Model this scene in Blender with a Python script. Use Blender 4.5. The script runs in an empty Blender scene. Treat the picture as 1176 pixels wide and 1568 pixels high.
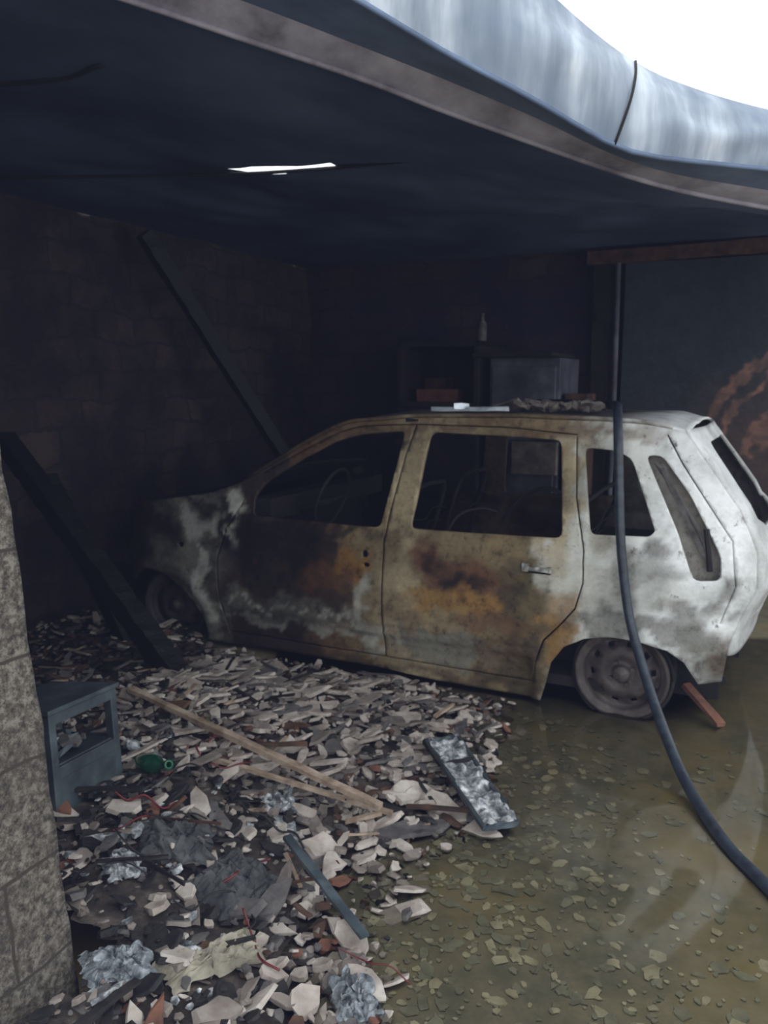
import bpy, bmesh, math, random
from mathutils import Vector, Matrix, Euler, noise
random.seed(7)
R_=random.random
def U(a,b): return a+(b-a)*random.random()
def clamp(x,a=0.0,b=1.0): return max(a,min(b,x))
def sm(x): x=clamp(x); return x*x*(3-2*x)
def lin(c): 
    c=c/255.0
    return c/12.92 if c<=.04045 else ((c+.055)/1.055)**2.4
def rgb(r,g,b): return (lin(r),lin(g),lin(b),1.0)
def interp(pts,x):
    if x<=pts[0][0]: return pts[0][1]
    for (a,b),(c,d) in zip(pts,pts[1:]):
        if x<=c: return b+(d-b)*(x-a)/(c-a) if c>a else d
    return pts[-1][1]
def nz(x,y,z=0.0,s=1.0): return noise.noise(Vector((x*s,y*s,z*s)))
# garage axes: rotated -26 deg, origin at the car's near rear wheel
CA,SA=math.cos(math.radians(26)),math.sin(math.radians(26))
GX,GY=1.063,3.445
MG=Matrix.Translation((GX,GY,0))@Matrix.Rotation(math.radians(-26),4,'Z')
def g2w(x,y,z=0.0): 
    v=MG@Vector((x,y,z)); return (v.x,v.y,v.z)
def w2g(X,Y): dx,dy=X-GX,Y-GY; return CA*dx-SA*dy, SA*dx+CA*dy
scene=bpy.context.scene
COL=scene.collection

# ---------------------------------------------------------------- materials
def new_mat(name):
    m=bpy.data.materials.new(name); m.use_nodes=True
    nt=m.node_tree; b=nt.nodes["Principled BSDF"]
    return m,nt,b
def ramp(nt,fac,stops,interp_='LINEAR'):
    r=nt.nodes.new("ShaderNodeValToRGB"); cr=r.color_ramp; cr.interpolation=interp_
    while len(cr.elements)<len(stops): cr.elements.new(0.5)
    for e,(p,c) in zip(cr.elements,stops): e.position=p; e.color=c
    nt.links.new(fac,r.inputs[0]); return r.outputs[0]
def tex(nt,scale,detail=6,rough=.6,vec=None,kind="ShaderNodeTexNoise"):
    n=nt.nodes.new(kind); n.inputs["Scale"].default_value=scale
    if "Detail" in n.inputs: n.inputs["Detail"].default_value=detail
    if "Roughness" in n.inputs: n.inputs["Roughness"].default_value=rough
    if vec is None:
        tc=nt.nodes.new("ShaderNodeTexCoord"); vec=tc.outputs["Object"]
    nt.links.new(vec,n.inputs["Vector"]); return n
def mixc(nt,fac,a,b,mode='MIX'):
    m=nt.nodes.new("ShaderNodeMix"); m.data_type='RGBA'; m.blend_type=mode
    for s,v in ((m.inputs[0],fac),(m.inputs[6],a),(m.inputs[7],b)):
        if isinstance(v,bpy.types.NodeSocket): nt.links.new(v,s)
        else: s.default_value=v
    return m.outputs[2]
def bump(nt,b,h,strength=.5,dist=.01):
    n=nt.nodes.new("ShaderNodeBump"); n.inputs["Strength"].default_value=strength; n.inputs["Distance"].default_value=dist
    nt.links.new(h,n.inputs["Height"]); nt.links.new(n.outputs[0],b.inputs["Normal"])
def simple(name,stops,scale=8,rough=.85,bumpd=.005,metal=0.0,detail=8):
    m,nt,b=new_mat(name); n=tex(nt,scale,detail)
    nt.links.new(ramp(nt,n.outputs["Fac"],stops),b.inputs["Base Color"])
    b.inputs["Roughness"].default_value=rough; b.inputs["Metallic"].default_value=metal
    if bumpd: bump(nt,b,tex(nt,scale*4,5).outputs["Fac"],.6,bumpd)
    return m
def two(name,c1,c2,**k): return simple(name,[(.35,c1),(.65,c2)],**k)

M={}
M['char']=two("charred_wood",rgb(5,5,6),rgb(20,18,20),scale=14,rough=.55,bumpd=.012)
M['soot']=two("soot_metal",rgb(12,11,12),rgb(30,27,26),scale=6,rough=.8)
M['plaster']=simple("plaster_shards",[(.3,rgb(114,104,96)),(.5,rgb(166,156,147)),(.7,rgb(202,195,187))],scale=9)
M['plaster2']=simple("dusty_plaster",[(.3,rgb(78,70,66)),(.55,rgb(120,111,104)),(.75,rgb(154,146,138))],scale=9)
M['terra']=simple("terracotta",[(.3,rgb(70,44,36)),(.6,rgb(120,80,62)),(.8,rgb(148,112,90))],scale=9)
M['ash']=simple("grey_ash",[(.3,rgb(50,48,48)),(.6,rgb(98,95,94)),(.8,rgb(150,148,148))],scale=12)
M['black']=two("black_char",rgb(10,10,11),rgb(38,35,34),scale=20,rough=.7)
M['white']=simple("white_ash",[(.36,rgb(60,64,68)),(.5,rgb(130,134,138)),(.64,rgb(212,214,214))],scale=32)
M['brown']=two("brown_scorched",rgb(46,30,24),rgb(92,66,50),scale=10)
M['sub']=simple("wet_pale_shards",[(.3,rgb(146,138,114)),(.5,rgb(178,170,144)),(.7,rgb(204,196,172))],scale=14,rough=.5,bumpd=0)
M['sub2']=simple("wet_grey_shards",[(.3,rgb(112,110,94)),(.6,rgb(150,147,126))],scale=14,rough=.5,bumpd=0)
M['green']=two("green_glass",rgb(10,60,40),rgb(22,96,66),scale=10,rough=.2,bumpd=0)
M['red']=two("red_cable",rgb(70,18,20),rgb(112,34,34),scale=10,rough=.5,bumpd=0)
M['rubber']=two("hose_rubber",rgb(30,36,44),rgb(50,60,72),scale=30,rough=.42,bumpd=.001)
M['bluegrey']=simple("bluegrey_steel",[(.3,rgb(38,44,48)),(.55,rgb(74,84,90)),(.75,rgb(112,124,132))],scale=6,rough=.45,bumpd=.002,metal=.3)
M['alu']=simple("bare_aluminium",[(.3,rgb(150,160,170)),(.7,rgb(220,228,236))],scale=20,rough=.35,metal=.6,bumpd=0)
M['cab']=simple("sooted_cabinet_paint",[(.3,rgb(36,34,42)),(.5,rgb(70,70,84)),(.7,rgb(104,104,118))],scale=4,rough=.6,bumpd=.001)
M['cabd']=two("dark_cupboard",rgb(18,16,20),rgb(40,34,38),scale=3)
M['rim']=simple("burnt_rim_steel",[(.3,rgb(46,40,38)),(.55,rgb(82,74,72)),(.8,rgb(116,110,106))],scale=10,rough=.6,metal=.2,bumpd=.003)
M['rim_shade']=simple('shaded_rim_steel',[(.3,rgb(26,24,24)),(.55,rgb(52,47,46)),(.8,rgb(76,70,68))],scale=10,rough=.6,bumpd=.003)  # darker rim copy: shade of the front arch put into its colour
M['wood']=simple("pale_batten",[(.35,rgb(116,96,78)),(.65,rgb(178,160,142))],scale=12)

# car paint: vertex colour (large burn zones, painted light falloff) + fine procedural mottling
def carmat():
    m,nt,b=new_mat("burnt_car_paint")
    at=nt.nodes.new("ShaderNodeAttribute"); at.attribute_name="burn"
    n1=tex(nt,20,12,.75); n2=tex(nt,7,10,.7); n3=tex(nt,90,5,.65)
    v=ramp(nt,n1.outputs["Fac"],[(.34,(.30,.28,.26,1)),(.46,(.86,.85,.84,1)),(.6,(1.12,1.12,1.12,1))])
    bw=nt.nodes.new("ShaderNodeRGBToBW"); nt.links.new(at.outputs["Color"],bw.inputs[0])
    pk=ramp(nt,bw.outputs[0],[(.12,(.0,.0,.0,1)),(.65,(.72,.72,.72,1))])
    v=mixc(nt,pk,v,(.97,.97,.97,1))
    c=mixc(nt,1.0,at.outputs["Color"],v,'MULTIPLY')
    rust=ramp(nt,n2.outputs["Fac"],[(.55,(0,0,0,1)),(.68,(.55,.55,.55,1))])
    c=mixc(nt,rust,c,mixc(nt,.55,at.outputs["Color"],rgb(96,66,40)))
    sp=ramp(nt,n3.outputs["Fac"],[(.64,(0,0,0,1)),(.74,(.3,.3,.3,1))])
    c=mixc(nt,sp,c,rgb(70,60,52))
    n4=tex(nt,2.6,6,.6); cl=ramp(nt,n4.outputs["Fac"],[(.36,(.58,.58,.57,1)),(.52,(1,1,1,1))])
    c=mixc(nt,1.0,c,cl,'MULTIPLY')
    n5=tex(nt,11,9,.8); bl=ramp(nt,n5.outputs["Fac"],[(.60,(0,0,0,1)),(.66,(.75,.75,.75,1))])
    c=mixc(nt,bl,c,rgb(52,42,36))
    nt.links.new(c,b.inputs["Base Color"]); b.inputs["Roughness"].default_value=.62
    b.inputs["Specular IOR Level"].default_value=.35
    bump(nt,b,n1.outputs["Fac"],.5,.006)
    return m
M['car']=carmat()

# ---------------------------------------------------------------- mesh helpers
def link(o,parent=None,G=False):
    COL.objects.link(o)
    if parent is not None: o.parent=parent
    elif G: o.matrix_world=MG
    return o
def mk(name,verts,faces,mats,midx=None,parent=None,G=False,smooth=False):
    me=bpy.data.meshes.new(name); me.from_pydata([tuple(v) for v in verts],[],faces)
    for m in (mats if isinstance(mats,(list,tuple)) else [mats]): me.materials.append(m)
    if midx is not None: me.polygons.foreach_set("material_index",midx)
    me.update()
    if smooth:
        me.polygons.foreach_set("use_smooth",[True]*len(me.polygons))
    return link(bpy.data.objects.new(name,me),parent,G)
class MB:
    def __init__(s): s.v=[];s.f=[];s.m=[]
    def add(s,v,f,mi=0):
        o=len(s.v); s.v+= [tuple(p) for p in v]; s.f+=[tuple(i+o for i in q) for q in f]; s.m+=[mi]*len(f)
    def box(s,c,d,rot=None,mi=0):
        x,y,z=d[0]/2,d[1]/2,d[2]/2
        vs=[Vector(p) for p in ((-x,-y,-z),(x,-y,-z),(x,y,-z),(-x,y,-z),(-x,-y,z),(x,-y,z),(x,y,z),(-x,y,z))]
        if rot is not None: vs=[rot@p for p in vs]
        s.add([p+Vector(c) for p in vs],[(0,3,2,1),(4,5,6,7),(0,1,5,4),(1,2,6,5),(2,3,7,6),(3,0,4,7)],mi)
    def beam(s,a,b,w,h,mi=0,rough=0.0,n=1,up=(0,0,1)):
        a,b=Vector(a),Vector(b); d=(b-a).normalized(); sd=d.cross(Vector(up)).normalized(); u=sd.cross(d)
        vs=[];fs=[]
        for i in range(n+1):
            p=a.lerp(b,i/n)
            for sx,sz in ((-1,-1),(1,-1),(1,1),(-1,1)):
                q=p+sd*sx*w/2+u*sz*h/2
                if rough: q+=Vector((U(-1,1),U(-1,1),U(-1,1)))*rough
                vs.append(q)
        for i in range(n):
            k=i*4
            for j in range(4): fs.append((k+j,k+(j+1)%4,k+4+(j+1)%4,k+4+j))
        fs+=[(3,2,1,0),(4*n,4*n+1,4*n+2,4*n+3)]
        s.add(vs,fs,mi)
    def tube(s,pts,r,seg=8,sub=6,mi=0):
        P=[Vector(p) for p in pts]; C=[]
        if len(P)>2 and sub>1:
            E=[P[0]*2-P[1]]+P+[P[-1]*2-P[-2]]
            for i in range(1,len(E)-2):
                for k in range(sub):
                    t=k/sub; a,b,c,d=E[i-1:i+3]
                    C.append(.5*((2*b)+(c-a)*t+(2*a-5*b+4*c-d)*t*t+(3*b-a-3*c+d)*t**3))
            C.append(P[-1])
        else: C=P
        ref=Vector((0.13,.31,.94)); vs=[];fs=[]
        for i,p in enumerate(C):
            d=(C[min(i+1,len(C)-1)]-C[max(i-1,0)]).normalized()
            n1=d.cross(ref)
            if n1.length<.05: n1=d.cross(Vector((1,0,0)))
            n1.normalize(); n2=d.cross(n1); ref=n1.cross(d)
            for k in range(seg):
                an=2*math.pi*k/seg; vs.append(p+n1*math.cos(an)*r+n2*math.sin(an)*r)
        for i in range(len(C)-1):
            for k in range(seg):
                a=i*seg+k; b=i*seg+(k+1)%seg; fs.append((a,b,b+seg,a+seg))
        fs.append(tuple(range(seg))[::-1]); fs.append(tuple((len(C)-1)*seg+k for k in range(seg)))
        s.add(vs,fs,mi)
    def shard(s,c,size,th,rot,mi=0,n=None,asp=1.0):
        n=n or random.randint(5,8); vs=[]
        a0=U(0,6.28); rr=[U(.55,1.15) for _ in range(n)]
        for sgn,k in ((-1,1.0),(1,U(.82,.98))):
            for i in range(n):
                an=a0+2*math.pi*(i+U(-.2,.2))/n
                vs.append(Vector((math.cos(an)*rr[i]*size*k*asp,math.sin(an)*rr[i]*size*k,sgn*th/2*U(.7,1.2))))
        vs=[rot@v+Vector(c) for v in vs]
        fs=[tuple(range(n))[::-1],tuple(range(n,2*n))]+[(i,(i+1)%n,n+(i+1)%n,n+i) for i in range(n)]
        s.add(vs,fs,mi)
    def obj(s,name,mats,parent=None,G=False,smooth=False): return mk(name,s.v,s.f,mats,s.m,parent,G,smooth)
def eul(x,y,z): return Euler((x,y,z)).to_matrix()
def bevel(o,w=.004,seg=2):
    b=o.modifiers.new("bev",'BEVEL'); b.width=w; b.segments=seg; b.limit_method='ANGLE'; return o

# ---------------------------------------------------------------- room shell
def grid(name,fn,nu,nv,mat,parent=None,G=False,smooth=True):
    vs=[fn(i/nu,j/nv) for j in range(nv+1) for i in range(nu+1)]
    fs=[(j*(nu+1)+i,j*(nu+1)+i+1,(j+1)*(nu+1)+i+1,(j+1)*(nu+1)+i) for j in range(nv) for i in range(nu)]
    return mk(name,vs,fs,mat,None,parent,G,smooth)

def wallmat(name,axes,cA,cB,cC,mort):
    m,nt,b=new_mat(name)
    tc=nt.nodes.new("ShaderNodeTexCoord"); sp=nt.nodes.new("ShaderNodeSeparateXYZ"); cb=nt.nodes.new("ShaderNodeCombineXYZ")
    nt.links.new(tc.outputs["Object"],sp.inputs[0]); nt.links.new(sp.outputs[axes[0]],cb.inputs[0]); nt.links.new(sp.outputs[axes[1]],cb.inputs[1])
    nn=tex(nt,3,4,vec=cb.outputs[0]); 
    ad=nt.nodes.new("ShaderNodeVectorMath"); ad.operation='MULTIPLY_ADD'; nt.links.new(nn.outputs["Color"],ad.inputs[0]); ad.inputs[1].default_value=(.22,.22,0); nt.links.new(cb.outputs[0],ad.inputs[2])
    br=nt.nodes.new("ShaderNodeTexBrick"); nt.links.new(ad.outputs[0],br.inputs["Vector"])
    br.inputs["Scale"].default_value=1.0; br.inputs["Brick Width"].default_value=.36; br.inputs["Row Height"].default_value=.19; br.inputs["Mortar Size"].default_value=.014; br.inputs["Mortar Smooth"].default_value=.5
    br.inputs["Color1"].default_value=cA; br.inputs["Color2"].default_value=cB; br.inputs["Mortar"].default_value=mort
    n2=tex(nt,2.2,8,.7); f=ramp(nt,n2.outputs["Fac"],[(.38,(.0,.0,.0,1)),(.58,(1,1,1,1))])
    c=mixc(nt,f,br.outputs["Color"],cC)
    nt.links.new(c,b.inputs["Base Color"]); b.inputs["Roughness"].default_value=.9
    n3=tex(nt,18,8)
    bump(nt,b,n3.outputs["Fac"],.8,.02)
    return m
mw_left=wallmat("sooted_hazed_stone",("Y","Z"),rgb(56,47,44),rgb(76,64,58),rgb(32,28,36),rgb(44,37,37))  # soot over stone; faint purple tint paints in the haze
mw_back=wallmat("sooted_hazed_block",("X","Z"),rgb(44,38,46),rgb(64,54,56),rgb(36,34,54),rgb(34,30,40))  # soot plus a purple-blue tint that stands for smoke haze
def lw(s,t):
    y=-4.0+7.15*s; z=-.02+2.62*t
    return (-3.48+.05*nz(y,z,3,2.5)+.02*nz(y,z,9,9),y,z)
grid("wall_left",lw,110,45,mw_left,G=True)
def bw_(s,t):
    x=-3.5+5.8*s; z=-.02+2.66*t
    return (x,3.06+.03*nz(x,z,5,2.5)+.015*nz(x,z,1,9),z)
grid("wall_back",bw_,100,45,mw_back,G=True)
# front wall stub with its leaning jamb
def frontmat():
    m,nt,b=new_mat("rough_render")
    n=tex(nt,55,10,.75); n2=tex(nt,5,5); n3=tex(nt,5,4)
    c=ramp(nt,n.outputs["Fac"],[(.38,rgb(70,64,58)),(.5,rgb(130,122,110)),(.6,rgb(180,172,160))])
    c=mixc(nt,ramp(nt,n2.outputs["Fac"],[(.45,(0,0,0,1)),(.7,(.7,.7,.7,1))]),c,rgb(92,84,78))
    c=mixc(nt,ramp(nt,n3.outputs["Fac"],[(.66,(0,0,0,1)),(.70,(.8,.8,.8,1))]),c,rgb(190,130,60))
    tc=nt.nodes.new("ShaderNodeTexCoord"); sp=nt.nodes.new("ShaderNodeSeparateXYZ"); cb=nt.nodes.new("ShaderNodeCombineXYZ")
    nt.links.new(tc.outputs["Object"],sp.inputs[0]); nt.links.new(sp.outputs["Y"],cb.inputs[0]); nt.links.new(sp.outputs["Z"],cb.inputs[1])
    nw=tex(nt,6,4,vec=cb.outputs[0]); ad=nt.nodes.new("ShaderNodeVectorMath"); ad.operation='MULTIPLY_ADD'; nt.links.new(nw.outputs["Color"],ad.inputs[0]); ad.inputs[1].default_value=(.03,.03,0); nt.links.new(cb.outputs[0],ad.inputs[2])
    br=nt.nodes.new("ShaderNodeTexBrick"); nt.links.new(ad.outputs[0],br.inputs["Vector"]); br.inputs["Scale"].default_value=1.0; br.inputs["Brick Width"].default_value=.5; br.inputs["Row Height"].default_value=.235; br.inputs["Mortar Size"].default_value=.006; br.inputs["Mortar Smooth"].default_value=.6
    c=mixc(nt,br.outputs["Fac"],c,rgb(88,80,70))
    nt.links.new(c,b.inputs["Base Color"]); b.inputs["Roughness"].default_value=.9
    bump(nt,b,n.outputs["Fac"],1.0,.03); return m
def fw():
    prof=[]
    for i in range(24): prof.append((-4.0+3.17*i/23,-2.60))
    for i in range(1,13): prof.append((-.83,-2.60+.24*i/12))
    for i in range(1,24): prof.append((-.83-3.17*i/23,-2.36))
    n=len(prof); vs=[];fs=[]; nzv=60
    for j in range(nzv+1):
        z=-.02+2.45*j/nzv
        for (x,y) in prof:
            d=.007*nz(x*3,y*3,z,3.0)+.005*nz(x,y,z,14)
            vs.append((x-.058*z+d,y-.028*z+d*.6,z))
    for j in range(nzv):
        for i in range(n): fs.append((j*n+i,j*n+(i+1)%n,(j+1)*n+(i+1)%n,(j+1)*n+i))
    fs.append(tuple(nzv*n+i for i in range(n)))
    mk("wall_front",vs,fs,frontmat(),None,None,True,True)
fw()

# floor
def floormat():
    m,nt,b=new_mat("wet_concrete")
    n1=tex(nt,1.3,6,.6); n2=tex(nt,9,8,.7); vo=tex(nt,26,kind="ShaderNodeTexVoronoi")
    c=ramp(nt,n1.outputs["Fac"],[(.35,rgb(88,90,82)),(.5,rgb(118,113,90)),(.66,rgb(150,132,84))])
    c=mixc(nt,ramp(nt,n2.outputs["Fac"],[(.4,(0,0,0,1)),(.65,(.8,.8,.8,1))]),c,rgb(150,140,116))
    c=mixc(nt,ramp(nt,vo.outputs["Distance"],[(.0,(.6,.6,.6,1)),(.4,(0,0,0,1))]),c,rgb(176,170,144))
    nt.links.new(c,b.inputs["Base Color"]); b.inputs["Roughness"].default_value=.6
    bump(nt,b,n2.outputs["Fac"],.5,.006); return m
grid("floor",lambda s,t:(-6+12*s,-5+13*t,0.0),4,4,floormat(),smooth=False)
def watermat():
    m=bpy.data.materials.new("shallow_water"); m.use_nodes=True; nt=m.node_tree; nt.nodes.clear()
    out=nt.nodes.new("ShaderNodeOutputMaterial"); mx=nt.nodes.new("ShaderNodeMixShader")
    tr=nt.nodes.new("ShaderNodeBsdfTransparent"); tr.inputs[0].default_value=(.93,.93,.88,1)
    gl=nt.nodes.new("ShaderNodeBsdfGlossy"); gl.inputs["Roughness"].default_value=.06; gl.inputs[0].default_value=(1,1,1,1)
    fr=nt.nodes.new("ShaderNodeFresnel"); fr.inputs[0].default_value=1.5
    n=tex(nt,3,2); bp=nt.nodes.new("ShaderNodeBump"); bp.inputs["Strength"].default_value=.08; bp.inputs["Distance"].default_value=.01
    nt.links.new(n.outputs["Fac"],bp.inputs["Height"]); nt.links.new(bp.outputs[0],gl.inputs["Normal"]); nt.links.new(bp.outputs[0],fr.inputs["Normal"])
    nt.links.new(fr.outputs[0],mx.inputs[0]); nt.links.new(tr.outputs[0],mx.inputs[1]); nt.links.new(gl.outputs[0],mx.inputs[2]); nt.links.new(mx.outputs[0],out.inputs[0])
    return m
mk("water_puddle",[(-.6,.7,.016),(2.6,.7,.016),(2.6,4.6,.016),(-.6,4.6,.016)],[(0,1,2,3)],watermat())

# ---------------------------------------------------------------- sagging roof edge and ceiling
L=[(-3.84,1.3,2.5),(-2.4,1.6,2.5),(-1.16,2.0,2.50),(-.82,2.19,2.52),(-.59,2.30,2.49),(-.36,2.40,2.45),(-.07,2.51,2.40),(.16,2.59,2.34),(.51,2.70,2.26),(.76,2.77,2.20),(.99,2.84,2.16),(1.28,2.92,2.13),(1.61,3.0,2.10),(1.95,3.08,2.08)]
M1=[(-3.84,1.25,2.58),(-2.4,1.5,2.58),(-1.12,1.95,2.58),(-.8,2.12,2.58),(-.64,2.20,2.56),(-.34,2.33,2.51),(-.07,2.43,2.45),(.15,2.51,2.40),(.49,2.62,2.31),(.73,2.68,2.22),(.96,2.75,2.18),(1.24,2.82,2.16),(1.55,2.9,2.13),(1.9,3.0,2.11)]
M2=[(-3.8,.9,2.62),(-2.3,1.2,2.62),(-.9,1.6,2.62),(-.7,1.75,2.60),(-.54,1.89,2.58),(-.30,2.04,2.52),(-.06,2.16,2.45),(.17,2.26,2.36),(.41,2.36,2.29),(.67,2.45,2.18),(.75,2.48,2.17),(1.14,2.61,2.17),(1.43,2.70,2.17),(1.8,2.82,2.15)]
T=[(-3.8,1.0,3.1),(-2.3,1.3,3.1),(-.91,1.7,3.09),(-.7,1.86,3.05),(-.55,1.99,3.01),(-.16,2.21,2.91),(.1,2.32,2.80),(.28,2.40,2.73),(.49,2.48,2.59),(.60,2.52,2.53),(.75,2.57,2.45),(.95,2.64,2.41),(1.17,2.71,2.38),(1.47,2.80,2.36),(1.8,2.9,2.34)]
def byX(P):
    P=[Vector(p) for p in P]
    fy=[(p.x,p.y) for p in P]; fz=[(p.x,p.z) for p in P]
    def si(pts,x):
        return sum(interp(pts,x+k*.05) for k in (-2,-1,0,1,2))/5
    return lambda x:Vector((x,si(fy,x),si(fz,x)))
fL,f1,f2,fT=byX(L),byX(M1),byX(M2),byX(T)
def bandX(s): return -3.8+5.65*s
def band(name,fa,fb,nv,mat,bulge=0.0,wr=0.0):
    def fn(s,t):
        x=bandX(s); a=fa(x);b=fb(x); p=a.lerp(b,t)
        p=p+Vector((0,-bulge*math.sin(math.pi*t)+wr*nz(x,t*.5,2,6)*math.sin(math.pi*t),0))
        return p
    return grid(name,fn,220,nv,mat)
m_fl=simple("rusty_flange",[(.3,rgb(96,90,98)),(.5,rgb(146,140,150)),(.7,rgb(176,170,180))],scale=5,rough=.7,bumpd=.002)
m_ug=simple("sooted_gutter",[(.3,rgb(70,84,108)),(.6,rgb(104,122,150)),(.8,rgb(120,136,164))],scale=4,rough=.6,bumpd=.002)
def galv():
    m,nt,b=new_mat("galvanised_sheet")
    tc=nt.nodes.new("ShaderNodeTexCoord"); mp=nt.nodes.new("ShaderNodeMapping"); mp.inputs["Scale"].default_value=(9,3,1.2)
    nt.links.new(tc.outputs["Object"],mp.inputs[0]); n=tex(nt,1.0,5,.6,vec=mp.outputs[0]); n2=tex(nt,1.6,4)
    c=ramp(nt,n.outputs["Fac"],[(.34,rgb(120,130,142)),(.52,rgb(164,174,186)),(.7,rgb(216,224,232))])
    c=mixc(nt,ramp(nt,n2.outputs["Fac"],[(.42,(.7,.7,.7,1)),(.6,(0,0,0,1))]),c,rgb(104,118,138))
    nt.links.new(c,b.inputs["Base Color"]); b.inputs["Roughness"].default_value=.75; b.inputs["Metallic"].default_value=0
    return m
roof=bpy.data.objects.new("sagging_roof_edge",None); link(roof)
o=band("flange",fL,f1,4,m_fl,.012,.01); o.parent=roof
o=band("soffit",f1,f2,8,m_ug,.0,.02); o.parent=roof
o=band("curled_sheet",f2,fT,16,galv(),.07,.03); o.parent=roof
mb=MB()
mb.tube([f2(.665+.085*t).lerp(fT(.665+.085*t),t)+Vector((0,-.07*math.sin(math.pi*t)-.003,0)) for t in [i/12 for i in range(13)]],.0045,6,1,0)
mb.tube([fL(bandX(i/60))+Vector((0,0,-.004)) for i in range(61)],.009,6,1,1)
mb.tube([f2(bandX(i/60)) for i in range(61)],.008,6,1,2)
o=mb.obj("seam_and_beads",[M['soot'],m_fl,m_ug],smooth=True); o.parent=roof
# ceiling
Bpts=[g2w(-3.5,-4.0,2.56),g2w(-3.5,-2.0,2.56),g2w(-3.5,.0,2.58),g2w(-3.5,1.2,2.58),g2w(-3.5,2.2,2.58),g2w(-3.5,3.1,2.58),g2w(-2.6,3.1,2.57),g2w(-1.8,3.1,2.56),g2w(-1.0,3.1,2.55),g2w(-.3,3.1,2.55),g2w(.4,3.1,2.55),g2w(1.0,3.1,2.55),g2w(1.7,3.1,2.55),g2w(2.3,3.1,2.55)]
def ceilpt(s,t):
    k=s*(len(L)-1); i=min(int(k),len(L)-2); f=k-i
    a=Vector(L[i]).lerp(Vector(L[i+1]),f); a=fL(clamp(a.x,-3.8,1.9))
    b=Vector(Bpts[i]).lerp(Vector(Bpts[i+1]),f)
    p=a.lerp(b,t); p.z=a.z+(b.z-a.z)*sm(min(1,t*1.4)) + (.05*nz(p.x,p.y,0,1.4)+.02*nz(p.x,p.y,4,4))*math.sin(math.pi*t)
    return p
def ceilmat():
    m,nt,b=new_mat("sooted_hazed_ceiling")
    n=tex(nt,1.1,6,.6); n2=tex(nt,14,6)
    c=ramp(nt,n.outputs["Fac"],[(.3,rgb(40,50,72)),(.5,rgb(66,80,108)),(.7,rgb(90,105,136))])  # bluish tint puts the haze into the ceiling colour
    nt.links.new(c,b.inputs["Base Color"]); b.inputs["Roughness"].default_value=.75
    bump(nt,b,n2.outputs["Fac"],.3,.01); return m
ce=grid("ceiling",ceilpt,130,70,ceilmat())
# torn slit letting daylight through
slit=[(-.75,4.05),(-.62,3.945),(-.50,3.90),(-.40,3.84),(-.235,3.70),(-.215,3.76),(-.33,3.86),(-.42,3.95),(-.47,4.01),(-.60,4.05)]
def inpoly(x,y,poly):
    c=False; n=len(poly); j=n-1
    for i in range(n):
        xi,yi=poly[i]; xj,yj=poly[j]
        if (yi>y)!=(yj>y) and x<(xj-xi)*(y-yi)/(yj-yi)+xi: c=not c
        j=i
    return c
def cut(bm,poly,ax=(0,2),keep_inside=False,margin=.004):
    n=len(poly)
    for i in range(n):
        (x0,y0),(x1,y1)=poly[i],poly[(i+1)%n]
        if math.hypot(x1-x0,y1-y0)<1e-5: continue
        lo=(min(x0,x1)-margin,min(y0,y1)-margin); hi=(max(x0,x1)+margin,max(y0,y1)+margin)
        fs=[]
        for f in bm.faces:
            a=[v.co[ax[0]] for v in f.verts]; 
            if max(a)<lo[0] or min(a)>hi[0]: continue
            b=[v.co[ax[1]] for v in f.verts]
            if max(b)<lo[1] or min(b)>hi[1]: continue
            fs.append(f)
        if not fs: continue
        es=set(e for f in fs for e in f.edges); vs=set(v for f in fs for v in f.verts)
        co=[0,0,0]; no=[0,0,0]; co[ax[0]]=x0; co[ax[1]]=y0; no[ax[0]]=-(y1-y0); no[ax[1]]=(x1-x0)
        bmesh.ops.bisect_plane(bm,geom=fs+list(es)+list(vs),dist=1e-5,plane_co=co,plane_no=no)
    dele=[]
    for f in bm.faces:
        c=f.calc_center_median(); ins=inpoly(c[ax[0]],c[ax[1]],poly)
        if ins!=keep_inside: dele.append(f)
    bmesh.ops.delete(bm,geom=dele,context='FACES')
bm=bmesh.new(); bm.from_mesh(ce.data); cut(bm,slit,(0,1)); bm.to_mesh(ce.data); bm.free()
# overlapping roof sheet seams
mb=MB()
mb.tube([(-2.6,4.15,2.50),(-1.5,4.1,2.505),(-.74,4.03,2.50),(-.23,3.76,2.46),(.3,3.35,2.40),(.62,2.95,2.30)],.008,6,6,0)
mb.tube([(-2.2,3.0,2.52),(-1.2,2.9,2.52),(-.9,2.75,2.52)],.012,6,6,0)
mb.obj("trim_1",[M['soot']],smooth=True)

# ---------------------------------------------------------------- sheet door / frame on back wall right
def doormat():
    m,nt,b=new_mat("sooted_door")
    at=nt.nodes.new("ShaderNodeAttribute"); at.attribute_name="burn"
    n=tex(nt,9,8,.7); v=ramp(nt,n.outputs["Fac"],[(.35,(.7,.7,.7,1)),(.65,(1.25,1.25,1.25,1))])
    nt.links.new(mixc(nt,1.0,at.outputs["Color"],v,'MULTIPLY'),b.inputs["Base Color"]); b.inputs["Roughness"].default_value=.6
    bump(nt,b,n.outputs["Fac"],.4,.02); return m
d=bpy.data.objects.new("door_1",None); link(d); d.matrix_world=MG
lf=grid("leaf",lambda s,t:(-.56+2.8*s,2.95+.02*nz(s*3,t*3,0,1.5),.0+2.42*t),230,180,doormat(),parent=d)
def segd(x,z,pts):
    m=9
    for (a,b),(c,e) in zip(pts,pts[1:]):
        t=clamp(((x-a)*(c-a)+(z-b)*(e-b))/((c-a)**2+(e-b)**2)); m=min(m,math.hypot(x-a-t*(c-a),z-b-t*(e-b)))
    return m
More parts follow.
